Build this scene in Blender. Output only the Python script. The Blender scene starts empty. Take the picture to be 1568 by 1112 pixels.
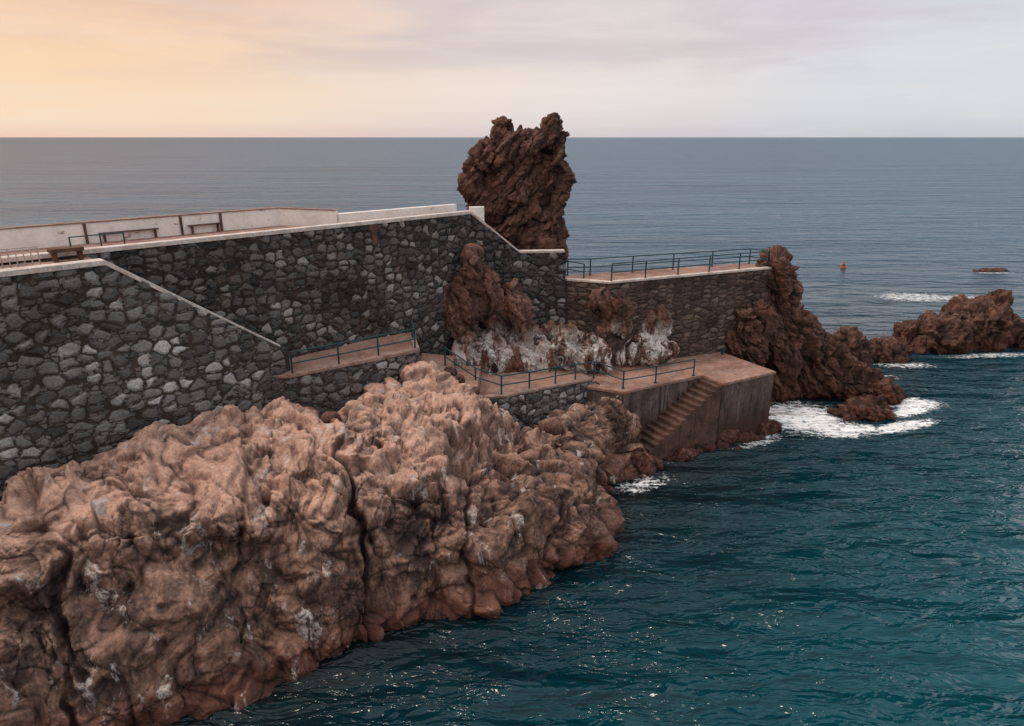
import bpy, bmesh, math, random
import numpy as np
from mathutils import Vector, Matrix
random.seed(3)
H=16.0; F=1045.0; PT=math.atan(346/1045.0)
CP,SP=math.cos(PT),math.sin(PT)
# site survey: sight line -> world point at given height z
def S(u,v,z):
    a=u-784; b=v-556
    dy=F*CP-b*SP; dz=-(F*SP+b*CP)
    t=(z-H)/dz
    return (a*t,dy*t,z)
sc=bpy.context.scene
COL=sc.collection
def link(o,parent=None):
    COL.objects.link(o)
    if parent: o.parent=parent
    return o
def empty(name):
    e=bpy.data.objects.new(name,None); COL.objects.link(e); return e

# ---------------------------------------------------------------- noise
def h3(ix,iy,iz,s):
    x=(ix.astype(np.int64)*73856093)^(iy.astype(np.int64)*19349663)^(iz.astype(np.int64)*83492791)^(s*2654435761)
    x=x&0xffffffff
    x=((x>>16)^x)*0x45d9f3b & 0xffffffff
    x=((x>>16)^x)*0x45d9f3b & 0xffffffff
    x=(x>>16)^x
    return (x&0xffffff)/float(0x1000000)
def gnoise(P,s=0):
    i=np.floor(P).astype(np.int64); f=P-i
    w=f*f*f*(f*(f*6-15)+10)
    r=np.zeros(len(P))
    for dx in (0,1):
        for dy in (0,1):
            for dz in (0,1):
                a=i[:,0]+dx;b=i[:,1]+dy;c=i[:,2]+dz
                gx=h3(a,b,c,s)*2-1; gy=h3(a,b,c,s+11)*2-1; gz=h3(a,b,c,s+23)*2-1
                d=gx*(f[:,0]-dx)+gy*(f[:,1]-dy)+gz*(f[:,2]-dz)
                wt=(w[:,0] if dx else 1-w[:,0])*(w[:,1] if dy else 1-w[:,1])*(w[:,2] if dz else 1-w[:,2])
                r+=d*wt
    return r*1.3
def fbm(P,o=4,s=0,g=.5):
    r=0;a=1
    for k in range(o):
        r=r+a*gnoise(P*(2.03**k)+k*7.3,s+k); a*=g
    return r
def worley(P,s=0):
    i=np.floor(P).astype(np.int64)
    n=len(P)
    F1=np.full(n,9.);F2=np.full(n,9.);idv=np.zeros(n);pt=np.zeros((n,3))
    for dx in (-1,0,1):
        for dy in (-1,0,1):
            for dz in (-1,0,1):
                a=i[:,0]+dx;b=i[:,1]+dy;c=i[:,2]+dz
                px=a+h3(a,b,c,s); py=b+h3(a,b,c,s+5); pz=c+h3(a,b,c,s+9)
                d=np.sqrt((px-P[:,0])**2+(py-P[:,1])**2+(pz-P[:,2])**2)
                m=d<F1
                F2=np.where(m,F1,np.minimum(F2,d)); idv=np.where(m,h3(a,b,c,s+17),idv); F1=np.where(m,d,F1)
                pt[m]=np.stack([px,py,pz],1)[m]
    g=np.stack([(idv*37.71)%1,(idv*91.37)%1,(idv*53.13)%1],1)-.5
    fac=((P-pt)*g).sum(1)+(idv-.5)*.35
    return F1,F2,idv,fac
def rock_d(P,a=1.0,sv=.5,seed=0,shear=0.0,sc_=1.0,big=.45,blk=.7,flu=1.0):
    P0=P.copy(); P=P.copy(); P[:,0]+=shear*P[:,2]
    W=P+np.stack([fbm(P*.8,3,seed+40),fbm(P*.8,3,seed+50),fbm(P*.8,3,seed+60)],1)*.38
    sv3=np.array([1,1,sv])
    b1=np.abs(gnoise(W*sv3*np.array([.55,.55,.42])*sc_,seed+1))*2
    b2=np.abs(gnoise(W*sv3*1.35*sc_,seed+2))*2
    b3=np.abs(gnoise(W*np.array([3.1,3.1,2.3])*sc_,seed+3))*2
    F1,F2,i1,f1=worley(W*sv3*.8*sc_,seed)
    G1,G2,i2,f2=worley(W*np.array([2.0,2.0,2.0*(.3+.7*sv)])*sc_,seed+3)
    K1,K2,i3,f3=worley(W*np.array([5.2,5.2,4.2])*sc_,seed+7)
    c1=np.exp(-(F2-F1)/.035); c2=np.exp(-(G2-G1)/.05)
    d=big*fbm(P0*.33,3,seed+70)
    d=d+flu*(.50*(b1-.35)+.20*(b2-.35)+.05*(b3-.35))
    d=d+blk*(.75*f1+.42*f2+.16*f3-.12*c1-.06*c2)
    d=d+.07*fbm(P0*2.2,5,seed+90,.6)
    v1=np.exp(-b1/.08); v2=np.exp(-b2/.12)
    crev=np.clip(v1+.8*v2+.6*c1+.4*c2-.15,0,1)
    return d*a,crev,i2*.5+i1*.5

def mesh_from(name,V,Fc,mat=None,smooth=True,uv=None,attrs=None,parent=None):
    me=bpy.data.meshes.new(name)
    V=np.asarray(V,dtype=np.float64)
    if isinstance(Fc,np.ndarray):
        me.vertices.add(len(V)); me.vertices.foreach_set('co',V.ravel())
        n=Fc.shape[1]
        me.loops.add(Fc.size); me.loops.foreach_set('vertex_index',Fc.ravel().astype(np.int32))
        me.polygons.add(len(Fc)); me.polygons.foreach_set('loop_start',(np.arange(len(Fc))*n).astype(np.int32))
        me.update(calc_edges=True); me.validate()
    else:
        me.from_pydata([tuple(v) for v in V],[],Fc)
    if smooth: me.polygons.foreach_set('use_smooth',[True]*len(me.polygons))
    if uv is not None:
        l=me.uv_layers.new(name='UVMap')
        li=np.zeros(len(me.loops),dtype=np.int32); me.loops.foreach_get('vertex_index',li)
        l.data.foreach_set('uv',np.asarray(uv)[li].ravel())
    if attrs:
        for k,a in attrs.items():
            at=me.attributes.new(k,'FLOAT','POINT'); at.data.foreach_set('value',np.asarray(a,dtype=np.float32))
    if mat: me.materials.append(mat)
    me.update()
    o=bpy.data.objects.new(name,me); link(o,parent); return o
def grid_faces(nr,nc):
    a=np.arange(nr*nc).reshape(nr,nc)
    return np.stack([a[:-1,:-1].ravel(),a[:-1,1:].ravel(),a[1:,1:].ravel(),a[1:,:-1].ravel()],1)

# ---------------------------------------------------------------- materials
class NT:
    def __init__(s,name,world=False):
        s.m=bpy.data.worlds.new(name) if world else bpy.data.materials.new(name)
        s.m.use_nodes=True; s.t=s.m.node_tree; s.t.nodes.clear()
    def n(s,typ,ins=None,**kw):
        nd=s.t.nodes.new(typ)
        for k,v in kw.items(): setattr(nd,k,v)
        if ins:
            for k,v in ins.items():
                if isinstance(v,bpy.types.NodeSocket): s.t.links.new(v,nd.inputs[k])
                else: nd.inputs[k].default_value=v
        return nd
    def math(s,op,a,b=0.0,c=None,clamp=False):
        ins={0:a,1:b}
        if c is not None: ins[2]=c
        return s.n('ShaderNodeMath',ins,operation=op,use_clamp=clamp).outputs[0]
    def ramp(s,f,stops,interp='LINEAR'):
        r=s.n('ShaderNodeValToRGB',{0:f}); r.color_ramp.interpolation=interp
        el=r.color_ramp.elements
        while len(el)<len(stops): el.new(.5)
        for e,(p,c) in zip(el,stops):
            e.position=p; e.color=(c if len(c)==4 else (*c,1)) if hasattr(c,'__len__') else (c,c,c,1)
        return r.outputs[0]
    def mix(s,f,a,b,blend='MIX'):
        r=s.n('ShaderNodeMix',data_type='RGBA',blend_type=blend)
        for idx,v in ((0,f),(6,a),(7,b)):
            if isinstance(v,bpy.types.NodeSocket): s.t.links.new(v,r.inputs[idx])
            else:
                r.inputs[idx].default_value=v if idx==0 else ((*v,1) if len(v)==3 else v)
        return r.outputs[2]
    def noise(s,vec,scale,detail=4,rough=.55,dist=0,out=0):
        return s.n('ShaderNodeTexNoise',{'Vector':vec,'Scale':scale,'Detail':detail,'Roughness':rough,'Distortion':dist}).outputs[out]
    def sstep(s,x,a,b):
        return s.n('ShaderNodeMapRange',{0:x,1:a,2:b,3:0.0,4:1.0},interpolation_type='SMOOTHSTEP').outputs[0]
    def scale(s,vec,sx,sy,sz,rot=0.0,loc=(0,0,0)):
        return s.n('ShaderNodeMapping',{'Vector':vec,'Scale':(sx,sy,sz),'Rotation':(0,0,rot),'Location':loc}).outputs[0]

def rock_mat(name,pale,mid,dark,red,white_amt=.0,pale_amt=.5,white_c=(.55,.5,.47),wet=.6,white_z=None,zlo=1.5,zhi=4.6,bump=.13,lowdark=0.0,ck=.9,grain=(.5,1.4)):
    T=NT(name); pos=T.n('ShaderNodeNewGeometry'); P=pos.outputs['Position']; N=pos.outputs['Normal']
    crev=T.n('ShaderNodeAttribute',attribute_name='crev').outputs['Fac']
    cell=T.n('ShaderNodeAttribute',attribute_name='cellv').outputs['Fac']
    n1=T.noise(P,.45,3,.6); n2=T.noise(P,2.2,5,.68); n3=T.noise(P,11,4,.72)
    z=T.n('ShaderNodeSeparateXYZ',{0:P}).outputs[2]; nz=T.n('ShaderNodeSeparateXYZ',{0:N}).outputs[2]
    f=T.math('ADD',T.math('MULTIPLY',n1,.9),T.math('MULTIPLY',n2,.9))
    f=T.math('ADD',f,T.math('MULTIPLY',cell,.18))
    f=T.math('SUBTRACT',f,.47)
    base=T.ramp(f,[(.15,dark),(.34,mid),(.58,tuple((a+b)/2 for a,b in zip(mid,pale))),(.83,pale)])
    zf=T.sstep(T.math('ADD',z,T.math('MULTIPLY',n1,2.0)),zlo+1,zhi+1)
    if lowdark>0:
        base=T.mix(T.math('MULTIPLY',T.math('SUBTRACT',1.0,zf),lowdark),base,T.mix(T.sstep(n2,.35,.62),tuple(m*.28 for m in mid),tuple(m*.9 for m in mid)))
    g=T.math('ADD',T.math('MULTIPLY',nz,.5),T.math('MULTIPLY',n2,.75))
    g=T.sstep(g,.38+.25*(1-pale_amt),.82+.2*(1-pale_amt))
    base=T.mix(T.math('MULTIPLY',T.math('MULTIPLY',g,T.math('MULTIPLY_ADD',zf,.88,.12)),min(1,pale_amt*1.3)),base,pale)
    # dark varnish runs
    vr=T.sstep(T.noise(T.scale(P,1.5,1.5,.35),1.0,5,.7,.6),.50,.62)
    base=T.mix(T.math('MULTIPLY',vr,T.math('SUBTRACT',.55,T.math('MULTIPLY',zf,.3))),base,dark)
    lb=T.math('MULTIPLY',T.sstep(T.noise(T.scale(P,1,1,.55),.7,5,.72,.5),.48,.59),T.math('SUBTRACT',1.0,T.math('MULTIPLY',zf,.6)))
    base=T.mix(T.math('MULTIPLY',lb,.75),base,dark)
    rf=T.sstep(T.math('ADD',z,T.math('MULTIPLY',n2,1.1)),2.0,1.1)
    base=T.mix(T.math('MULTIPLY',rf,.8),base,red)
    dk=T.sstep(T.math('ADD',z,T.math('MULTIPLY',n2,.5)),.62,.25)
    base=T.mix(T.math('MULTIPLY',dk,.6),base,(.05,.022,.016))
    base=T.mix(1.0,base,T.ramp(n3,[(.28,grain[0]),(.5,1.0),(.72,grain[1])]),'MULTIPLY')
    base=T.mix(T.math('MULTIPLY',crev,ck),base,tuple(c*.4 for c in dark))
    if white_amt>0:
        ws=T.noise(T.scale(P,1.3,1.3,.4),1.0,5,.7,.6)
        wm=T.sstep(ws,.66-.14*white_amt,.74-.12*white_amt)
        if white_z: wm=T.math('MULTIPLY',wm,T.sstep(T.math('ADD',z,T.math('MULTIPLY',n1,3.0)),white_z[1]+1.5,white_z[0]+1.5))
        wm=T.math('MULTIPLY',wm,T.sstep(n3,.34,.48))
        base=T.mix(T.math('MULTIPLY',wm,.88),base,white_c)
    bs=T.n('ShaderNodeBsdfPrincipled',{'Base Color':base,'Roughness':T.math('SUBTRACT',.92,T.math('MULTIPLY',rf,wet*.6)),'Specular IOR Level':.3})
    hh=T.math('ADD',T.noise(P,8,6,.7),T.math('MULTIPLY',T.noise(T.scale(P,1,1,.6),2.4,2,.6),1.0))
    bp=T.n('ShaderNodeBump',{'Height':hh,'Distance':bump,'Strength':1.0})
    T.t.links.new(bp.outputs[0],bs.inputs['Normal'])
    T.n('ShaderNodeOutputMaterial',{'Surface':bs.outputs[0]})
    return T.m

def stone_mat(name,sx,sy,cols,mortar,depth=.06,thick=.05,tint=(1,1,1),brown=.3):
    T=NT(name); uv=T.n('ShaderNodeUVMap').outputs[0]; P=T.n('ShaderNodeNewGeometry').outputs['Position']
    dn=T.noise(uv,1.4,3,.6,0,1)
    off=T.n('ShaderNodeVectorMath',{0:dn,1:(.5,.5,.5)},operation='SUBTRACT').outputs[0]
    off=T.n('ShaderNodeVectorMath',{0:off,'Scale':.30},operation='SCALE').outputs[0]
    v=T.n('ShaderNodeVectorMath',{0:uv,1:off},operation='ADD').outputs[0]
    def lay(s):
        vv=T.scale(v,s/sx,s/sy,1)
        a=T.n('ShaderNodeTexVoronoi',{'Vector':vv,'Scale':1.0,'Randomness':.82},voronoi_dimensions='2D',feature='DISTANCE_TO_EDGE').outputs['Distance']
        b=T.n('ShaderNodeTexVoronoi',{'Vector':vv,'Scale':1.0,'Randomness':.82},voronoi_dimensions='2D',feature='F1')
        return a,T.n('ShaderNodeSeparateColor',{0:b.outputs['Color']}).outputs[0],T.n('ShaderNodeSeparateColor',{0:b.outputs['Color']}).outputs[1],b.outputs['Distance']
    a1,c1,c1b,f1=lay(1.0); a2,c2,c2b,f2=lay(2.4)
    rr=T.math('MINIMUM',a1,T.math('MULTIPLY',T.math('SUBTRACT',.68,f1),.8))
    thr=T.math('MULTIPLY_ADD',c1b,.08,thick)
    m1=T.sstep(T.math('SUBTRACT',rr,thr),-.02,.05)
    dome=T.sstep(T.math('SUBTRACT',rr,thr),-.02,.18)
    m2=T.math('MULTIPLY',T.sstep(a2,.06,.2),T.math('SUBTRACT',1.0,m1))
    m2=T.math('MULTIPLY',m2,T.math('GREATER_THAN',c2b,.3))
    n3=T.noise(P,13,4,.75); n2=T.noise(P,.5,4,.65)
    k1=T.ramp(T.math('ADD',c1,T.math('MULTIPLY',T.math('SUBTRACT',n2,.5),.6)),[(0,cols[0]),(.35,cols[1]),(.8,cols[2]),(.98,cols[3])])
    k2=T.ramp(c2,[(0,cols[0]),(.5,cols[1]),(1,cols[2])])
    base=T.mix(m2,mortar,k2)
    base=T.mix(m1,base,k1)
    base=T.mix(1.0,base,T.ramp(n3,[(.28,.5),(.72,1.5)]),'MULTIPLY')
    base=T.mix(1.0,base,T.ramp(n2,[(.3,.65),(.7,1.3)]),'MULTIPLY')
    base=T.mix(T.math('MULTIPLY',T.sstep(T.noise(P,1.1,4,.7),.52,.70),brown),base,tuple(a*b for a,b in zip((.16,.095,.072),tint)))
    bs=T.n('ShaderNodeBsdfPrincipled',{'Base Color':base,'Roughness':.92,'Specular IOR Level':.2})
    h=T.math('ADD',T.math('MULTIPLY',dome,T.math('MULTIPLY_ADD',c1b,.5,.7)),T.math('MULTIPLY',m2,.35))
    h=T.math('ADD',h,T.math('MULTIPLY',n3,.4))
    d=T.n('ShaderNodeDisplacement',{'Height':h,'Midlevel':.6,'Scale':depth})
    T.n('ShaderNodeOutputMaterial',{'Surface':bs.outputs[0],'Displacement':d.outputs[0]})
    T.m.displacement_method='BOTH'
    return T.m

def conc_mat(name,c,c2,stain=(.04,.03,.025),samt=.5,rough=.9,vert=False,scale=1.0,bump=.03,peel=None,var=(.6,1.35)):
    T=NT(name); P=T.n('ShaderNodeNewGeometry').outputs['Position']
    n1=T.noise(P,.9*scale,4,.65); n2=T.noise(P,6*scale,5,.75)
    base=T.mix(T.sstep(n1,.35,.65),c,c2)
    base=T.mix(1.0,base,T.ramp(n2,[(.25,var[0]),(.75,var[1])]),'MULTIPLY')
    vs=T.scale(P,2.2,2.2,.35) if vert else T.scale(P,1.2,1.2,1.2)
    s=T.sstep(T.noise(vs,1.0*scale,5,.7,.3),.48,.62)
    base=T.mix(T.math('MULTIPLY',s,samt),base,stain)
    if vert:
        z=T.n('ShaderNodeSeparateXYZ',{0:P}).outputs[2]
        ls=T.sstep(T.noise(T.scale(P,3.0,3.0,.25),1.0,4,.7),.56,.66)
        base=T.mix(T.math('MULTIPLY',ls,.35),base,(.36,.30,.27))
        lo=T.sstep(T.math('ADD',z,T.math('MULTIPLY',n1,2.0)),3.4,1.7)
        base=T.mix(T.math('MULTIPLY',lo,.85),base,(.055,.024,.018))
    if peel: 
        pm=T.sstep(T.noise(T.scale(P,1.0,1.0,1.6),1.5,6,.7),.61,.66)
        base=T.mix(T.math('MULTIPLY',pm,.8),base,peel)
    bs=T.n('ShaderNodeBsdfPrincipled',{'Base Color':base,'Roughness':rough,'Specular IOR Level':.3})
    bp=T.n('ShaderNodeBump',{'Height':n2,'Distance':bump*1.6,'Strength':.9})
    T.t.links.new(bp.outputs[0],bs.inputs['Normal'])
    T.n('ShaderNodeOutputMaterial',{'Surface':bs.outputs[0]})
    return T.m

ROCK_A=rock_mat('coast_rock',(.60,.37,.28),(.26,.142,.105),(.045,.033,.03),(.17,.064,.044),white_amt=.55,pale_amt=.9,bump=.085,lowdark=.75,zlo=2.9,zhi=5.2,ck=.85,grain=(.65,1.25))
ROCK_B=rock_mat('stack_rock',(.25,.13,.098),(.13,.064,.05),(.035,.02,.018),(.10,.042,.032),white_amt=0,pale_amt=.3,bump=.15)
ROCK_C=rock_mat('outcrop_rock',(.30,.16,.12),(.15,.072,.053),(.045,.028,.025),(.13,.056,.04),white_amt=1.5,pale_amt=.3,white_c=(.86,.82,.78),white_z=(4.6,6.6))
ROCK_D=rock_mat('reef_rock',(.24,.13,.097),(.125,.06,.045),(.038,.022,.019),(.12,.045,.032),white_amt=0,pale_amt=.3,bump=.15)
ST_NEAR=stone_mat('rubble_near',.56,.42,[(.06,.056,.056),(.115,.11,.108),(.20,.19,.185),(.40,.39,.38)],(.05,.038,.032),depth=.10)
ST_MAIN=stone_mat('rubble_main',.50,.36,[(.034,.032,.033),(.068,.064,.064),(.12,.115,.112),(.25,.24,.23)],(.032,.026,.023),depth=.09)
ST_MOLE=stone_mat('rubble_mole',.62,.27,[(.045,.034,.03),(.08,.058,.05),(.125,.09,.075),(.19,.145,.12)],(.05,.034,.028),depth=.055,brown=.5)
FLOOR=conc_mat('terrace_floor',(.34,.195,.148),(.22,.122,.096),(.42,.36,.32),.3)
CONC=conc_mat('pier_concrete',(.17,.123,.103),(.095,.069,.059),(.03,.023,.021),.75,vert=True,bump=.06)
STEPM=conc_mat('step_concrete',(.14,.077,.058),(.08,.045,.036),(.03,.02,.017),.6)
COPE=conc_mat('coping_white',(.70,.62,.57),(.58,.49,.44),(.2,.12,.09),.3,scale=2)
WHITE=conc_mat('old_white_paint',(.86,.81,.77),(.80,.75,.70),(.5,.42,.37),.25,peel=(.3,.2,.16),var=(.85,1.08),bump=.01)
KERB=conc_mat('kerb_concrete',(.38,.26,.21),(.26,.17,.14),(.1,.06,.05),.4,scale=2)
TEAL=conc_mat('rail_paint_teal',(.008,.045,.055),(.015,.06,.066),(.05,.025,.015),.3,rough=.5,bump=.002)
WHRAIL=conc_mat('rail_paint_white',(.5,.4,.36),(.4,.32,.28),(.15,.07,.05),.4,rough=.6,bump=.002)
RUST=conc_mat('rust',(.16,.075,.05),(.09,.05,.04),(.03,.02,.02),.5,scale=3)
ORANGE=conc_mat('buoy_orange',(.4,.09,.04),(.3,.07,.03),(.2,.05,.03),.2,rough=.5,bump=.002)

# ---------------------------------------------------------------- builders
def prism(bm,poly,z0,z1):
    z0=[z0]*len(poly) if not hasattr(z0,'__len__') else z0
    z1=[z1]*len(poly) if not hasattr(z1,'__len__') else z1
    b=[bm.verts.new((p[0],p[1],z)) for p,z in zip(poly,z0)]
    t=[bm.verts.new((p[0],p[1],z)) for p,z in zip(poly,z1)]
    n=len(poly)
    bm.faces.new(t); bm.faces.new(b[::-1])
    for i in range(n): bm.faces.new((b[i],b[(i+1)%n],t[(i+1)%n],t[i]))
def bm_obj(name,bm,mat,bevel=0,parent=None,smooth=False):
    bmesh.ops.recalc_face_normals(bm,faces=bm.faces[:])
    me=bpy.data.meshes.new(name); bm.to_mesh(me); bm.free()
    me.materials.append(mat)
    o=bpy.data.objects.new(name,me); link(o,parent)
    if smooth: me.polygons.foreach_set('use_smooth',[True]*len(me.polygons))
    if bevel:
        m=o.modifiers.new('bev','BEVEL'); m.width=bevel; m.segments=2; m.limit_method='ANGLE'
    return o
def lat(path):
    out=[]
    n=len(path)
    for i in range(n):
        d=Vector((0,0))
        if i>0: d+=(Vector(path[i][:2])-Vector(path[i-1][:2])).normalized()
        if i<n-1: d+=(Vector(path[i+1][:2])-Vector(path[i][:2])).normalized()
        d.normalize(); out.append(Vector((d.y,-d.x)))
    return out
def ribbon(bm,path,out,inn,th):
    N=lat(path); rows=[]
    for p,nn in zip(path,N):
        x,y,z=p
        a=(x+nn.x*out,y+nn.y*out); b=(x-nn.x*inn,y-nn.y*inn)
        rows.append([bm.verts.new((a[0],a[1],z)),bm.verts.new((b[0],b[1],z)),bm.verts.new((b[0],b[1],z-th)),bm.verts.new((a[0],a[1],z-th))])
    for r,q in zip(rows[:-1],rows[1:]):
        for k in range(4): bm.faces.new((r[k],r[(k+1)%4],q[(k+1)%4],q[k]))
    bm.faces.new(rows[0]); bm.faces.new(rows[-1][::-1])
def wall(name,path,bot,mat,batter=.1,step=.06,parent=None,zref=None):
    N=lat(path); S_=[];X=[];Z=[];NN=[];s=0
    for i in range(len(path)-1):
        a=np.array(path[i]);b=np.array(path[i+1]); L=np.hypot(*(b-a)[:2]); k=max(1,int(L/step))
        for j in range(k+(1 if i==len(path)-2 else 0)):
            f=j/k; X.append((a+(b-a)*f)[:2]); Z.append((a+(b-a)*f)[2]); S_.append(s+f*L)
            NN.append([N[i].x*(1-f)+N[i+1].x*f,N[i].y*(1-f)+N[i+1].y*f])
        s+=L
    X=np.array(X);Z=np.array(Z);S_=np.array(S_);NN=np.array(NN)
    zr=zref if zref else max(Z)
    nr=int((zr-bot)/step)+1
    f=np.linspace(0,1,nr)[:,None]
    zz=bot+(Z[None,:]-bot)*f
    off=batter*(zr-zz)
    xx=X[None,:,0]+NN[None,:,0]*off; yy=X[None,:,1]+NN[None,:,1]*off
    ss=np.broadcast_to(S_[None,:],zz.shape)
    V=np.stack([xx.ravel(),yy.ravel(),zz.ravel()],1)
    uv=np.stack([ss.ravel(),zz.ravel()],1)
    return mesh_from(name,V,grid_faces(nr,len(X)),mat,True,uv=uv,parent=parent)
def tube(bm,a,b,r,seg=8):
    a=Vector(a);b=Vector(b); d=b-a
    q=d.to_track_quat('Z','Y').to_matrix().to_4x4()
    bmesh.ops.create_cone(bm,cap_ends=True,segments=seg,radius1=r,radius2=r,depth=d.length,matrix=Matrix.Translation((a+b)/2)@q)
def railing(name,pts,h=.98,mat=None,r=.032,mid=(.5,),parent=None):
    bm=bmesh.new()
    for p in pts:
        tube(bm,(p[0],p[1],p[2]-.05),(p[0],p[1],p[2]+h),r*1.25)
        tube(bm,(p[0],p[1],p[2]),(p[0],p[1],p[2]+.03),r*2.6)
    for a,b in zip(pts[:-1],pts[1:]):
        for m in (1.0,)+tuple(mid):
            tube(bm,(a[0],a[1],a[2]+h*m),(b[0],b[1],b[2]+h*m),r)
    return bm_obj(name,bm,mat or TEAL,smooth=False,parent=parent)
def blob_rock(name,blobs,voxel,mat,a=1.0,seed=0,smooth_it=3,**kw):
    bm=bmesh.new()
    for b in blobs:
        x,y,z,rx,ry,rz=b[:6]; tl=b[6] if len(b)>6 else 0
        M=Matrix.Translation((x,y,z))@Matrix.Rotation(math.radians(tl),4,'Y')@Matrix.Diagonal((rx,ry,rz,1))
        bmesh.ops.create_icosphere(bm,subdivisions=3,radius=1,matrix=M)
    me=bpy.data.meshes.new(name+'_t'); bm.to_mesh(me); bm.free()
    o=bpy.data.objects.new(name+'_t',me); COL.objects.link(o)
    m=o.modifiers.new('r','REMESH'); m.mode='VOXEL'; m.voxel_size=voxel
    m=o.modifiers.new('s','SMOOTH'); m.iterations=smooth_it; m.factor=.5
    dg=bpy.context.evaluated_depsgraph_get()
    me2=bpy.data.meshes.new_from_object(o.evaluated_get(dg))
    bpy.data.objects.remove(o)
    n=len(me2.vertices); P=np.zeros(n*3); me2.vertices.foreach_get('co',P); P=P.reshape(-1,3)
    N=np.zeros(n*3); me2.vertices.foreach_get('normal',N); N=N.reshape(-1,3)
    d,crev,cell=rock_d(P,a,seed=seed,**kw)
    P=P+N*d[:,None]
    me2.vertices.foreach_set('co',P.ravel())
    for k,v in (('crev',crev),('cellv',cell)):
        at=me2.attributes.new(k,'FLOAT','POINT'); at.data.foreach_set('value',v.astype(np.float32))
    me2.polygons.foreach_set('use_smooth',[True]*len(me2.polygons))
    me2.materials.clear(); me2.materials.append(mat); me2.name=name; me2.update()
    o=bpy.data.objects.new(name,me2); link(o); return o

# ---------------------------------------------------------------- foreground cliff (loft)
def cat(A,n):
    K=len(A); t=np.linspace(0,K-1,n); i=np.clip(np.floor(t).astype(int),0,K-2); f=(t-i)
    sh=(n,)+(1,)*(A.ndim-1); f=f.reshape(sh)
    p0=A[np.clip(i-1,0,K-1)];p1=A[i];p2=A[i+1];p3=A[np.clip(i+2,0,K-1)]
    return .5*((2*p1)+(-p0+p2)*f+(2*p0-5*p1+4*p2-p3)*f*f+(-p0+3*p1-3*p2+p3)*f**3)
st=[
 [(-420,1000,4.2),(-410,1060,3.4),(-400,1130,2.5),(-390,1200,1.6),(-380,1280,.7),(-370,1350,0)],
 [(-90,900,4.6),(-80,950,3.8),(-70,1010,3.0),(-60,1080,2.0),(-50,1150,1.0),(-40,1230,0)],
 [(20,785,5.9),(35,840,5.1),(50,905,4.0),(70,990,2.5),(90,1080,1.1),(110,1160,0)],
 [(120,715,6.2),(140,775,5.5),(165,850,4.4),(190,950,2.7),(205,1045,1.1),(220,1110,0)],
 [(250,665,6.4),(260,735,5.7),(280,810,4.7),(295,905,2.9),(308,990,1.4),(316,1070,0)],
 [(385,622,6.4),(390,700,5.7),(400,775,4.8),(400,875,2.9),(400,965,1.3),(400,1050,0)],
 [(460,630,6.2),(465,705,5.5),(470,785,4.5),(475,875,2.9),(480,955,1.3),(485,1025,0)],
 [(520,668,5.7),(525,730,5.0),(535,790,4.1),(545,870,2.7),(555,940,1.2),(565,995,0)],
 [(590,612,6.0),(590,690,5.2),(590,770,4.3),(595,850,2.8),(600,915,1.2),(605,965,0)],
 [(650,570,6.1),(650,660,5.2),(650,750,4.2),(655,835,2.7),(660,900,1.1),(665,948,0)],
 [(720,612,5.2),(720,690,4.5),(730,770,3.5),(740,840,2.3),(750,895,1.0),(755,942,0)],
 [(800,642,4.3),(805,710,3.7),(815,770,2.8),(825,820,1.8),(835,855,.9),(840,885,0)],
 [(862,655,3.6),(880,720,2.9),(895,770,2.2),(915,803,1.4),(930,828,.7),(945,850,0)],
 [(868,650,3.5),(888,700,2.7),(903,740,1.9),(915,765,1.2),(925,782,.6),(935,797,0)],
 [(880,640,3.4),(895,675,2.6),(905,705,1.9),(912,730,1.2),(917,745,.5),(922,757,0)],
 [(925,615,3.2),(932,650,2.5),(938,690,1.5),(945,712,.8),(950,727,.3),(955,740,0)],
 [(975,640,2.2),(980,665,1.5),(985,690,1.0),(990,705,.5),(995,718,.2),(1000,728,0)],
]
G=[]
for s_ in st:
    pts=[np.array(S(*q)) for q in s_]
    c=pts[0]; back=np.array([-.72,.69,0])
    pts=[c+back*4+np.array([0,0,-3.0]),c+back*1.6+np.array([0,0,-.7])]+pts
    w=pts[-1]; pts.append(w-back*.5+np.array([0,0,-1.2])); pts.append(w-back*.9+np.array([0,0,-2.5]))
    G.append(pts)
G=np.array(G)
NS,NR=960,400
G1=cat(G,NS)
G2=np.swapaxes(cat(np.swapaxes(G1,0,1),NR),0,1)
du=np.gradient(G2,axis=0); dv=np.gradient(G2,axis=1)
Nn=np.cross(dv,du); Nn/=np.linalg.norm(Nn,axis=2,keepdims=True)+1e-9
if Nn[NS//2,NR//2,2]<0 : Nn=-Nn
P=G2.reshape(-1,3); N=Nn.reshape(-1,3)
TS=np.repeat(np.linspace(0,16,NS),NR)
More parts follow.
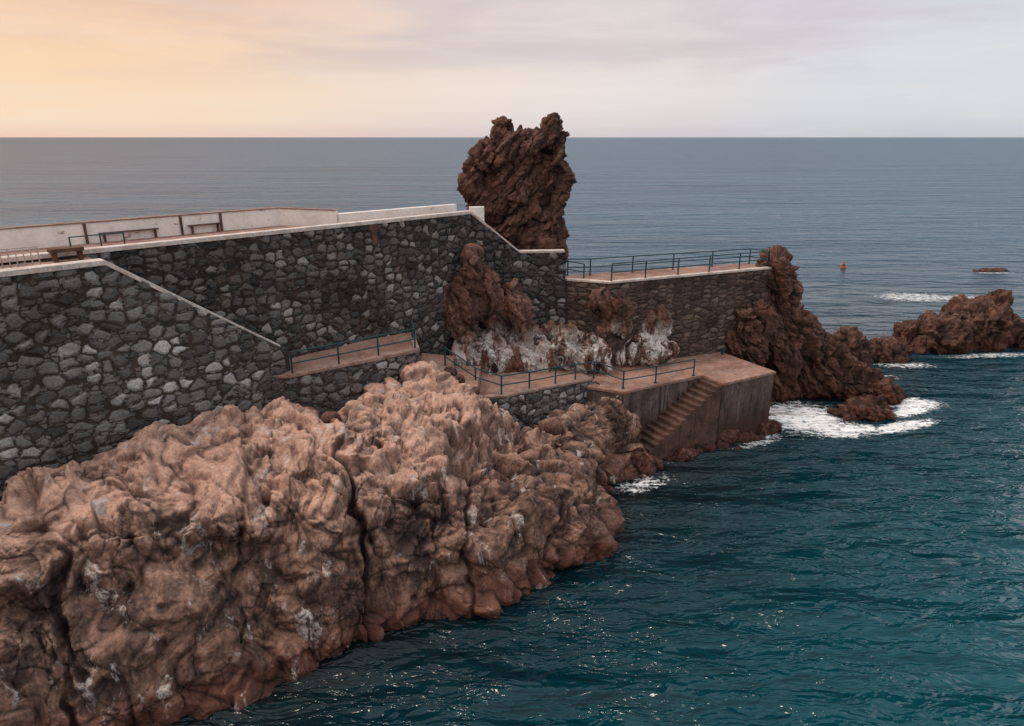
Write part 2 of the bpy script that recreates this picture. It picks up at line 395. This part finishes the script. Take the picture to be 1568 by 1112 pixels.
def cliff_d(P,ts):
    """water-worn lava: big bosses, curtain folds and clefts, a hollow under the upper shelf, rounded foot"""
    z=P[:,2]
    al=P[:,0]*.695+P[:,1]*.719; ac=P[:,0]*.719-P[:,1]*.695
    wx=fbm(P*.35,3,301)*1.3; wz=fbm(P*.4,3,311)*.9; wq=fbm(P*1.1,3,315)
    Q=np.stack([al+wx,ac*.6,z*.42+wz*.5],1)
    m0=gnoise(Q*np.array([.26,.3,.5]),320)
    fo=np.abs(gnoise(Q*np.array([.45,.40,.75]),330))*2
    f1=np.abs(gnoise(Q*np.array([1.1,.7,1.1]),331))*2
    f2=np.abs(gnoise((Q+.15*np.stack([wx,wz,wx],1))*np.array([2.6,1.8,2.8]),332))*2
    lobes=np.abs(gnoise((P+np.stack([wx,wz,wz],1)*.5)*np.array([.75,.75,1.0]),333))*2
    zz=z+wz*1.1
    shelf=.42*np.exp(-((zz-5.0)/.7)**2)-.68*np.exp(-((zz-3.8)/.55)**2)+.28*np.exp(-((zz-2.4)/.6)**2)-.34*np.exp(-((zz-1.45)/.28)**2)+.24*np.exp(-((zz-.6)/.5)**2)
    mod=.75+1.2*gnoise(Q*np.array([.3,.3,.3]),340)
    top=1/(1+np.exp(-(zz-5.0)/.4))
    d=.9*m0+.66*(np.minimum(fo,.5)-.28)+.34*(np.minimum(f1,.55)-.28)*(1-.45*top)+.12*(np.minimum(f2,.6)-.3)
    d=d+.36*(np.sqrt(np.minimum(lobes,.8)+.02)-.6)+shelf*np.clip(mod,0,1.6)
    cl=0
    tw=ts+wx*.36+wz*.30+wq*.16
    for c0,wd,dp in ((2.3,.08,.45),(4.6,.05,.25),(7.2,.08,.65),(9.75,.05,.35),(11.3,.07,.4)):
        g=np.exp(-((tw-c0)/wd)**2); d=d-dp*g*np.clip((6.3-z)/2,.15,1); cl=np.maximum(cl,g*min(1,dp*1.5))
    fz=np.clip(gnoise(P*.5,350)*2.2+.2,0,1)
    W=P+np.stack([fbm(P*.8,3,360),fbm(P*.8,3,361),fbm(P*.8,3,362)],1)*.3
    F1,F2,i1,p1=worley(W*np.array([1.05,1.05,.8]),363)
    G1_,G2_,i2,p2=worley(W*np.array([2.7,2.7,2.1]),364)
    H1_,H2_,i4,p4=worley(W*np.array([6.5,6.5,5.5]),365)
    c1=np.exp(-(F2-F1)/.025); c2=np.exp(-(G2_-G1_)/.04)
    d=d+(.55*p1-.12*c1)*(.4+.9*fz)+(.24*p2-.06*c2)*(.12+1.0*fz)+.10*p4*(.08+fz)
    K1,K2,i3,_=worley(P*np.array([1.5,1.5,1.5])+3.3,370)
    pit=np.exp(-(K1/.24)**2)*(i3>.64)
    d=d-.30*pit
    d=d+.045*fbm(P*1.7,5,380,.6)
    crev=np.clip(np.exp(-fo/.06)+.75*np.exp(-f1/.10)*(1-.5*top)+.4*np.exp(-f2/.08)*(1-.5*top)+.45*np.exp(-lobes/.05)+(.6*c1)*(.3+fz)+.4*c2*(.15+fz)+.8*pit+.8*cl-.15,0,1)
    return d,crev,i1*.5+i2*.5
d,crev,cell=cliff_d(P,TS)
P=P+N*(d[:,None])
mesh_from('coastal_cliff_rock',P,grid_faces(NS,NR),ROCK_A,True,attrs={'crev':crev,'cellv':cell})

# ---------------------------------------------------------------- rock stack behind the wall
blob_rock('sea_stack_rock',[
 (.35,41.3,11.5,2.4,1.8,4.6),(-.8,41,15.7,.55,.7,1.4,12),(-1.6,41,14.5,.95,1.1,1.6,20),(-2.35,41,13.3,.75,.8,.75),(-1.5,41,12.3,1.0,1.2,1.4),(0,41,14.9,1.3,1.1,1.5),
 (2.25,41,15.7,.65,.8,1.3,8),(2.35,41,13.5,.95,1.2,2.6),(.9,41,15.2,1.5,1.2,1.3),(1.9,41,9.5,1.3,1.4,3.2),
 (.2,42,8,2.9,2.4,4.3),(.3,43,2.5,5,3.4,6)],.055,ROCK_B,a=.7,seed=26,sv=.4,shear=-.5,sc_=1.3,big=.15,blk=1.4,flu=.9,smooth_it=1)
blob_rock('wall_outcrop_rock',[
 (-2.1,35.6,9.0,.55,.8,1.3,8),(-2.9,35.2,7.2,1.0,.9,1.7),(-1.1,35.9,7.4,.7,1.0,2.3,-12),(.2,36.1,6.4,.8,1.1,2.1,-10),
 (-1.6,34.9,4.4,1.7,1.4,1.9),(.9,35.8,4.6,1.4,1.3,1.6),(2.9,36.2,4.9,1.5,1.2,1.2),(4.2,36.1,4.4,1.2,1.0,1.3)],.055,ROCK_C,a=.7,seed=31,sv=.3,shear=.25,sc_=1.2,big=.2,blk=1.2)
blob_rock('mole_outcrop_rock',[
 (5.7,37.0,6.4,1.1,.7,1.6,8),(7.9,38.2,5.6,1.5,.7,1.3),(6.9,37.7,4.3,2.7,1.1,1.1),(4.9,36.9,7.4,.6,.6,.8)],.055,ROCK_C,a=.5,seed=37,sv=.4,sc_=1.2,big=.2,blk=1.2)
blob_rock('headland_rock',[
 (16.2,41.6,7.2,1.0,1.1,2.2),(16.5,41.8,5.4,1.5,1.4,2.6),(14.4,40.6,4.3,1.5,1.3,2.3,15),(17.8,42.2,3.4,2.0,1.8,2.5,-15),
 (19.8,42.0,1.7,2.0,1.6,1.9),(21.3,42.0,.9,2.5,1.6,1.4),(23.6,41.0,.1,1.9,1.0,1.1),(21.3,38.2,-.05,1.7,.9,.95),(22.4,39.6,-.1,1.3,1.1,.8),
 (16.5,43,0,3.4,2.6,3),(14.5,41,0,2,1.6,2.6)],.06,ROCK_D,a=.8,seed=41,sv=.3,shear=.5,sc_=1.15,big=.2,blk=1.6)
blob_rock('reef_rock',[(23.8,46.4,1.2,1.4,1.4,2.0),(22.6,45.8,.5,1.5,1.3,1.3)],.08,ROCK_D,a=.7,seed=51,sc_=1.2,big=.3,blk=1.5)
blob_rock('reef_rock',[(28.4,49.6,.3,1.9,1.3,1.3),(26.3,49.2,.2,1.3,1,1.0)],.08,ROCK_D,a=.6,seed=53,sc_=1.2,big=.3,blk=1.5)
blob_rock('reef_rock',[(33.5,52.3,.8,3.2,1.8,1.9),(37.6,53,1.2,2.8,2,2.5),(39.2,54,2,1.3,1.2,2.1),(31.5,52,.2,2,1.4,1.0),(41,53,.3,1.2,1.2,1.6)],.09,ROCK_D,a=.9,seed=57,sc_=1.0,big=.4,blk=1.6)
blob_rock('reef_rock',[(60,85,-.1,1.5,1,.45),(61.5,85.4,-.1,1.0,.8,.4),(58.6,85,-.15,.8,.7,.3)],.08,ROCK_D,a=.35,seed=59,sc_=1.6,big=.2,blk=1.4)

# ---------------------------------------------------------------- walls
MW=[(-24,14.3,12.2),(-2.2,36.8,12.2),(.4,37.3,10.0),(2.9,37.6,10.0)]
wall('upper_stone_wall',MW,1.5,ST_MAIN,batter=.1)
D=Vector((.695,.719)); Nc=Vector((.719,-.695))
NW=[(-19.5,16.3,12.05),(-13.5,22.5,12.05),(-9.5,26.7,7.85)]
wall('lower_stone_wall',NW,2.0,ST_NEAR,batter=.06)
def off(p,k): return (p[0]-Nc.x*k,p[1]-Nc.y*k)
bm=bmesh.new(); ribbon(bm,[(x,y,z+.10) for x,y,z in NW],.09,.42,.18); bm_obj('wall_coping',bm,COPE,.02)
bm=bmesh.new()
prism(bm,[off(NW[1],.02),off(NW[2],.02),off(NW[2],.4),off(NW[1],.4)],[2]*4,[12.0,7.8,7.8,12.0])
prism(bm,[off(NW[2],-.2),(NW[2][0]+D.x*.28+Nc.x*.2,NW[2][1]+D.y*.28+Nc.y*.2),(NW[2][0]+D.x*.28-Nc.x*.42,NW[2][1]+D.y*.28-Nc.y*.42),off(NW[2],.42)],5.5,7.8)
bm_obj('wall_end_pier',bm,conc_mat('dark_pier',(.06,.055,.055),(.04,.037,.037),bump=.05),.03)
bm=bmesh.new(); ribbon(bm,[(x,y,z+.10) for x,y,z in MW],.08,.34,.17); bm_obj('wall_coping',bm,COPE,.02)
bm=bmesh.new()
prism(bm,[(-2.2,36.86),(.4,37.36),(.36,37.62),(-2.3,37.12)],0,[12.1,9.95,9.95,12.1])
prism(bm,[(.4,37.36),(2.88,37.66),(2.88,37.92),(.36,37.62)],0,9.95)
bm_obj('wall_core',bm,KERB)
def mw(s,k):
    return (-2.2-D.x*s-Nc.x*k,36.8-D.y*s-Nc.y*k)
bm=bmesh.new(); prism(bm,[mw(0,.3),mw(30,.3),mw(30,9),mw(11,4),mw(9.5,3.6),mw(7.5,1.7),mw(0,1.1)],0,12.06)
prism(bm,[(NW[0][0],NW[0][1]),off(NW[1],.4),off(NW[1],2.3),mw(29,0)],8,12.03)
bm_obj('upper_terrace',bm,FLOOR)
bm=bmesh.new()
for i in range(26):
    a0=i*.24; z=12.03-(i+1)*.198
    q0=(NW[1][0]+D.x*a0,NW[1][1]+D.y*a0); q1=(NW[1][0]+D.x*(a0+.25),NW[1][1]+D.y*(a0+.25))
    prism(bm,[off(q0,.41),off(q1,.41),off(q1,1.9),off(q0,1.9)],3,z)
bm_obj('wall_stairs',bm,STEPM)
par=empty('white_parapet')
PP=[(*mw(30,3.3),12.85),(*mw(11.3,3.3),12.85),(*mw(9.2,3.2),12.85),(*mw(7.3,1.25),12.75)]
bm=bmesh.new(); ribbon(bm,PP,.1,.15,.8)
bm_obj('parapet_wall',bm,WHITE,.02,par)
bm=bmesh.new(); ribbon(bm,[(x,y,z+.05) for x,y,z in PP],.15,.2,.048); bm_obj('parapet_cap',bm,KERB,.012,par)
PP2=[(*mw(7.25,1.25),12.6),(*mw(.2,.95),12.6)]
bm=bmesh.new(); ribbon(bm,PP2,.1,.2,.6); bm_obj('parapet_wall_low',bm,WHITE,.02,par)
bm=bmesh.new()
for s0 in (11.9,13.6,17.2):
    prism(bm,[mw(s0,3.12),mw(s0+.09,3.12),mw(s0+.09,3.2),mw(s0,3.2)],12.0,12.84)
for s0,s1 in ((12.0,13.4),(14.6,16.8)):
    prism(bm,[mw(s0,3.0),mw(s1,3.0),mw(s1,3.2),mw(s0,3.2)],12.40,12.44)
    for s2 in (s0+.1,s1-.2): prism(bm,[mw(s2,3.05),mw(s2+.06,3.05),mw(s2+.06,3.2),mw(s2,3.2)],12.05,12.40)
bm_obj('parapet_benches',bm,RUST,.01,par)
bm=bmesh.new(); prism(bm,[(-2.3,37.15),(-1.5,37.3),(-1.5,37.65),(-2.3,37.5)],11.2,12.45); bm_obj('white_end_block',bm,WHITE,.02,par)
bm=bmesh.new(); q=mw(6.0,-.12); q2=mw(6.5,-.12); q3=mw(6.5,.1); q4=mw(6.0,.1)
prism(bm,[q,q2,q3,q4],11.85,12.14); prism(bm,[mw(6.08,-.2),mw(6.4,-.2),mw(6.4,.1),mw(6.08,.1)],11.2,11.84)
bm_obj('rusty_wall_bracket',bm,RUST,.01)
zt=12.05
pl=[(NW[1][0]-D.x*k-Nc.x*.9,NW[1][1]-D.y*k-Nc.y*.9,zt) for k in (1.6,2.4,3.2,4.0,4.8,5.6)]
bm=bmesh.new()
for a,b in zip(pl[:-1],pl[1:]):
    for m in (.1,.62): tube(bm,(a[0],a[1],a[2]+m),(b[0],b[1],b[2]+m),.02,6)
    for k in range(4):
        f=k/4; c=[a[i]+(b[i]-a[i])*f for i in range(3)]
        tube(bm,(c[0],c[1],zt),(c[0],c[1],zt+.62),.018,6)
bm_obj('white_balustrade',bm,WHRAIL)
bm=bmesh.new(); 
q=[(NW[1][0]-D.x*k-Nc.x*j,NW[1][1]-D.y*k-Nc.y*j) for k,j in ((.2,1.2),(1.2,1.2),(1.2,1.6),(.2,1.6))]
prism(bm,q,zt+.3,zt+.42); 
for k in (.25,1.0): 
    q=[(NW[1][0]-D.x*(k+e)-Nc.x*j,NW[1][1]-D.y*(k+e)-Nc.y*j) for e,j in ((0,1.25),(.12,1.25),(.12,1.55),(0,1.55))]
    prism(bm,q,zt,zt+.3)
bm_obj('terrace_bench',bm,RUST,.01)
railing('terrace_railing',[(*mw(s_,1.6),12.06) for s_ in (16.4,17.2,18.2)],h=.5,r=.022,mid=())

# mole
M0=(3.0,37.55);M1=(5.3,36.7);M2=(15.8,41.1)
wall('mole_stone_wall',[(*M0,8.4),(*M1,8.4),(*M2,8.4)],1.0,ST_MOLE,batter=.05)
bm=bmesh.new(); prism(bm,[(3.02,37.6),(5.3,36.76),(15.75,41.18),(15.0,43.0),(2.9,38.9)],0,8.42); bm_obj('mole_deck',bm,FLOOR)
bm=bmesh.new(); ribbon(bm,[(3.0,37.55,8.52),(*M1,8.52),(*M2,8.52)],.05,.3,.12); bm_obj('mole_kerb',bm,COPE,.02)
fr=[]
for i in range(6):
    f=i/5; x=5.45+(15.55-5.45)*f; y=36.95+(41.25-36.95)*f; fr.append((x,y,8.5))
bk=[]
for i in range(5):
    f=i/4; x=4.5+(14.9-4.5)*f; y=39.0+(42.7-39.0)*f; bk.append((x,y,8.42))
railing('mole_railing',[(3.2,38.9,8.42)]+bk+[fr[-1]],h=.95)
railing('mole_railing',fr,h=.95)
railing('mole_railing',[(3.0,38.7,8.42),(4.0,37.6,8.42)],h=.9)

# mid terrace
wall('middle_terrace_wall',[(-9.75,26.0,6.75),(-9.0,25.95,6.75),(-4.2,29.5,6.75),(-4.7,31.6,6.75)],2.0,ST_NEAR,batter=.05)
bm=bmesh.new(); prism(bm,[(-9.7,26.1),(-9.0,26.02),(-4.28,29.52),(-4.8,32.8),(-10.6,28.6)],3,6.82); bm_obj('middle_terrace_floor',bm,FLOOR,.03)
bm=bmesh.new(); ribbon(bm,[(-9.0,25.95,6.9),(-4.2,29.5,6.9),(-4.7,31.6,6.9)],.04,.25,.14); bm_obj('terrace_kerb',bm,KERB,.02)
railing('terrace_railing',[(-8.9,26.15,6.85),(-7.3,27.35,6.85),(-5.85,28.5,6.85),(-4.4,29.65,6.85),(-4.75,31.3,6.85)],h=.95)
wall('path_stone_wall',[(-4.3,29.0,5.6),(-2.9,29.9,5.6),(-2.8,30.0,4.9),(-1.6,29.9,4.9),(-1.5,29.9,4.3),(-.4,30.1,4.3),(4.3,34.1,3.75),(5.6,33.0,3.5)],.5,ST_NEAR,batter=.06)
bm=bmesh.new()
prism(bm,[(-4.2,29.1),(-2.9,29.98),(-2.9,32.5),(-4.6,33)],2,5.62)
prism(bm,[(-2.88,30.05),(-1.6,29.97),(-1.6,33),(-2.88,33)],2,4.92)
prism(bm,[(-1.58,29.97),(-.42,30.18),(4.28,34.2),(3.3,36.8),(-1.6,34)],1,[4.3,4.3,3.78,3.78,4.3])
bm_obj('path_floor',bm,FLOOR,.03)
bm=bmesh.new(); ribbon(bm,[(-1.5,29.9,4.42),(-.4,30.1,4.42),(4.3,34.1,3.87)],.04,.25,.12); bm_obj('path_kerb',bm,KERB,.02)
railing('path_railing',[(-3.2,31.0,5.6),(-1.75,30.9,4.6),(-.5,30.3,4.4),(.85,31.45,4.2),(2.2,32.6,4.05),(3.3,33.55,3.9),(4.35,34.3,3.8),(5.75,33.15,3.65),(7.6,34.0,3.65),(9.9,35.15,3.65)],h=.92)

# ---------------------------------------------------------------- landing pier
pier=empty('landing_pier')
L0=Vector((5.73,32.8)); D2=Vector((.88,.475)).normalized(); N2=Vector((D2.y,-D2.x))
def LP(a,n): q=L0+D2*a+N2*n; return (q.x,q.y)
bm=bmesh.new()
prism(bm,[LP(0,0),LP(5.4,0),LP(9.3,0),LP(9.3,-5.2),LP(-1.6,-5.2),LP(-1.2,-1.5)],-2,3.45)
prism(bm,[LP(5.4,.004),LP(5.4,1.5),LP(9.3,1.5),LP(9.3,.004)],-2,3.45)
bm_obj('pier_body',bm,CONC,.05,pier)
bm=bmesh.new()
prism(bm,[LP(-.04,.04),LP(5.35,.04),LP(5.35,1.55),LP(9.36,1.55),LP(9.36,-5.2),LP(-1.6,-5.2),LP(-1.24,-1.46)],3.452,3.62)
bm_obj('pier_deck',bm,FLOOR,.03,pier)
bm=bmesh.new()
nst=17
for i in range(nst):
    a1=5.36-i*.335; z=3.44-i*.205
    j=random.uniform(-.02,.02)
    prism(bm,[LP(a1-.345,.003),LP(a1-.345,1.5+j),LP(a1,1.5+j),LP(a1,.003)],-1.5,z)
bm_obj('pier_stairs',bm,STEPM,.02,pier)
bm=bmesh.new()
for a_,n_ in ((7.0,-3.4),(9.0,-2.2)):
    x,y=LP(a_,n_); tube(bm,(x,y,3.6),(x,y,3.9),.09,12); tube(bm,(x,y,3.9),(x,y,4.0),.14,12)
bm_obj('mooring_bollard',bm,TEAL,0,pier)
railing('pier_railing',[(*LP(9.1,-2.9),3.62),(*LP(9.1,-4.6),3.62),(*LP(7.4,-5.0),3.62)],h=.9)
bl=[]
for i in range(13):
    f=i/12; a_=-.6+f*10.2
    x,y=LP(a_,1.45+.35*math.sin(i*2.1)); bl.append((x,y,-.25+.25*math.sin(i*1.7),.85+.2*math.sin(i*3),.6,.65))
bl+=[(*LP(-.8,.3),.4,.9,.9,1.2),(*LP(-1.4,-.8),1.2,1.1,1,1.7),(*LP(9.9,-1),-.1,.7,1.5,.8),(*LP(9.9,-3),.1,.8,1.5,.9)]
blob_rock('tidal_rock',bl,.055,ROCK_D,a=.45,seed=71,sc_=1.5,big=.2,blk=1.3)
for k,(u,v,z,r) in enumerate([(505,642,6.0,.34),(478,634,6.1,.26),(690,568,5.6,.3),(845,655,3.9,.35),(705,580,5.4,.22)]):
    x,y,zz=S(u,v,z); blob_rock('boulder',[(x,y,zz,r,r*.8,r*.75),(x+r*.5,y,zz-.1,r*.7,r*.7,r*.6)],.04,ROCK_B,a=.18,seed=80+k,sc_=2.5,big=.2)
bm=bmesh.new(); 
bmesh.ops.create_uvsphere(bm,u_segments=20,v_segments=12,radius=.33,matrix=Matrix.Translation((42.5,87,.08)))
bmesh.ops.create_cone(bm,cap_ends=True,segments=16,radius1=.22,radius2=.08,depth=.45,matrix=Matrix.Translation((42.5,87,.55)))
tube(bm,(42.5,87,.7),(42.5,87,.95),.05)
bm_obj('marker_buoy',bm,ORANGE,smooth=True)

# ---------------------------------------------------------------- sea
T=NT('sea_water'); Pn=T.n('ShaderNodeNewGeometry').outputs['Position']
sep=T.n('ShaderNodeSeparateXYZ',{0:Pn}); X=sep.outputs[0];Y=sep.outputs[1]
w1=T.noise(T.scale(Pn,.6,1.35,1,math.radians(-16)),1.0,3,.55,.5)
w1=T.math('SUBTRACT',.5,T.math('ABSOLUTE',T.math('SUBTRACT',w1,.5)))
w2=T.noise(T.scale(Pn,.16,.42,1,math.radians(-10)),1.0,3,.55,.4)
w3=T.noise(T.scale(Pn,2.0,3.8,1,math.radians(-24)),1.0,2,.55,.2)
w4=T.noise(T.scale(Pn,.02,.07,1,math.radians(4)),1.0,4,.7)
hh=T.math('ADD',T.math('MULTIPLY',w1,.85),T.math('MULTIPLY',w2,1.9))
hh=T.math('ADD',hh,T.math('MULTIPLY',w3,.08))
hh=T.math('ADD',hh,T.math('MULTIPLY',w4,6.5))
bp=T.n('ShaderNodeBump',{'Height':hh,'Distance':1.0,'Strength':1.0})
big=T.noise(T.scale(Pn,.006,.05,1),1.0,5,.65)
nb=T.noise(T.scale(Pn,.09,.12,1),1.0,4,.6)
ac=T.math('SUBTRACT',T.math('MULTIPLY',X,.719),T.math('MULTIPLY',Y,.695))
ac=T.math('ADD',ac,T.math('MULTIPLY',T.math('SUBTRACT',nb,.5),9.0))
c=T.ramp(T.n('ShaderNodeMapRange',{0:ac,1:-18.0,2:0.0}).outputs[0],[(0,(.006,.012,.014)),(.25,(.001,.020,.029)),(.55,(.0,.040,.056)),(1,(.0,.066,.09))])
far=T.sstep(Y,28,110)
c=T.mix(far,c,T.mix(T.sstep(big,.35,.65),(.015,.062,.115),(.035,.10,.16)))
def spot(x,y,rx,ry,rot=0,inn=.4):
    v=T.n('ShaderNodeVectorMath',{0:Pn,1:(x,y,0)},operation='SUBTRACT').outputs[0]
    v=T.n('ShaderNodeVectorRotate',{'Vector':v,'Angle':-rot},rotation_type='Z_AXIS').outputs[0]
    v=T.n('ShaderNodeVectorMath',{0:v,1:(1/rx,1/ry,0)},operation='MULTIPLY').outputs[0]
    l=T.n('ShaderNodeVectorMath',{0:v},operation='LENGTH').outputs['Value']
    return T.sstep(l,1.35,inn)
fm=None
for s_ in [(17.4,37.9,3.2,3.0,.1),(19.2,36.0,2.6,1.1,.2),(25.2,40.2,2.4,1.2,0),(22.8,36.6,3.2,.7,.35),(24.6,39.0,2.2,.8,.5)]:
    q=spot(*s_); fm=q if fm is None else T.math('MAXIMUM',fm,q)
for s_ in [(6.3,29.6,1.8,.8,.5),(42.3,70.5,4.8,2.8,0),(37,50.2,5,.7,.1),(13.8,34.6,2.2,.6,.5),(60,84,3,.8,0),(25,44.8,2.8,.8,.2),(29,47.8,2.8,.8,0),(47,70,5,1.5,0)]:
    q=T.math('MULTIPLY',spot(*s_),.74); fm=T.math('MAXIMUM',fm,q)
wob=T.n('ShaderNodeVectorMath',{0:T.noise(Pn,1.1,3,.6,0,1),'Scale':1.1},operation='SCALE').outputs[0]
fv=T.n('ShaderNodeTexVoronoi',{'Vector':T.n('ShaderNodeVectorMath',{0:Pn,1:wob},operation='ADD').outputs[0],'Scale':2.4},feature='DISTANCE_TO_EDGE').outputs['Distance']
lace=T.sstep(fv,.14,.01)
fn=T.noise(T.scale(Pn,1,1.6,1),2.0,5,.75)
fs=T.math('ADD',fm,T.math('MULTIPLY',T.math('SUBTRACT',fn,.5),2.5))
solid=T.sstep(fs,.66,.96)
lc=T.math('MULTIPLY',lace,T.sstep(fs,.3,.75))
foam_sparkle=T.math('MAXIMUM',solid,T.math('MULTIPLY',lc,.7),clamp=True)
foam_sparkle=T.math('MULTIPLY',foam_sparkle,T.sstep(fm,.0,.12))
sparkle=T.math('MULTIPLY',T.sstep(T.noise(T.scale(Pn,2.5,5,1),1.0,3,.7),.75,.79),.18)  # scattered white sparkles on the near water, painted into its colour
foam_sparkle=T.math('MAXIMUM',foam_sparkle,T.math('MULTIPLY',sparkle,T.sstep(Y,45,20)))
c=T.mix(foam_sparkle,c,(.88,.90,.90))
rg=T.math('ADD',T.math('MULTIPLY',far,.27),T.math('MULTIPLY_ADD',foam_sparkle,.6,.05))
spec=T.math('SUBTRACT',.5,T.math('MULTIPLY',T.sstep(Y,60,2500),.2))
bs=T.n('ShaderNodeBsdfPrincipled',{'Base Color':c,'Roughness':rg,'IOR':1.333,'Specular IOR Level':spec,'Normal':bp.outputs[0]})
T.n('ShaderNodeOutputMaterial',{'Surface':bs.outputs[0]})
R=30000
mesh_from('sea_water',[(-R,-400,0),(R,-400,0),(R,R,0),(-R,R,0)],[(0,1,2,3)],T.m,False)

# ---------------------------------------------------------------- sky
T=NT('World',True); sc.world=T.m
g=T.n('ShaderNodeTexCoord').outputs['Generated']
sp=T.n('ShaderNodeSeparateXYZ',{0:g}); x,y,z=sp.outputs
sky=T.n('ShaderNodeTexSky',sky_type='NISHITA',sun_disc=False)
sky.sun_elevation=math.radians(55); sky.sun_rotation=math.radians(-85); sky.dust_density=3
up=T.ramp(z,[(0,(.70,.62,.64)),(.02,(.80,.72,.70)),(.06,(.90,.81,.75)),(.11,(.84,.73,.69)),(.2,(.78,.71,.72)),(.45,(.95,.93,.95)),(1.0,(1.4,1.4,1.42))])
warm=T.ramp(z,[(0,(.90,.62,.48)),(.02,(1.0,.77,.56)),(.09,(1.0,.71,.47)),(.17,(.96,.60,.39)),(.45,(1.1,.9,.78)),(1,(1.4,1.4,1.42))])
cool=T.ramp(z,[(0,(.60,.62,.68)),(.03,(.72,.74,.77)),(.1,(.73,.75,.80)),(.17,(.70,.69,.75)),(.45,(.92,.93,.98)),(1,(1.4,1.4,1.42))])
c=T.mix(T.sstep(x,.0,.5),up,cool)
c=T.mix(T.sstep(x,.10,-.55),c,warm)
cl=T.noise(T.scale(g,2.2,2.2,16),1.0,5,.55,.4)
clm=T.math('MULTIPLY',T.sstep(cl,.42,.62),T.sstep(z,.045,.11))
c=T.mix(T.math('MULTIPLY',clm,.55),c,T.mix(T.sstep(x,-.1,-.55),(.60,.54,.56),(.80,.56,.44)))
cl2=T.noise(T.scale(g,4,4,34,0,(3,1,2)),1.0,4,.6,.5)
c=T.mix(T.math('MULTIPLY',T.sstep(cl2,.45,.75),.2),c,(.92,.88,.86))
b1=T.n('ShaderNodeBackground',{0:sky.outputs[0],1:.08}); b2=T.n('ShaderNodeBackground',{0:c,1:1.0})
mx=T.n('ShaderNodeMixShader',{0:.94,1:b1.outputs[0],2:b2.outputs[0]})
T.n('ShaderNodeOutputWorld',{0:mx.outputs[0]})
sl=bpy.data.lights.new('sun','SUN'); sl.energy=1.5; sl.angle=math.radians(12); sl.color=(1,.86,.75)
so=bpy.data.objects.new('sun',sl); link(so)
sd=Vector((-.50,.04,.74)); so.rotation_euler=sd.to_track_quat('Z','Y').to_euler()
cam=bpy.data.cameras.new('camera'); cam.lens=24; cam.sensor_width=36; cam.clip_end=80000
co=bpy.data.objects.new('camera',cam); link(co); co.location=(0,0,H); co.rotation_euler=(math.pi/2-PT,0,0)
sc.camera=co
sc.view_settings.view_transform='Standard'; sc.view_settings.look='None'; sc.view_settings.exposure=0
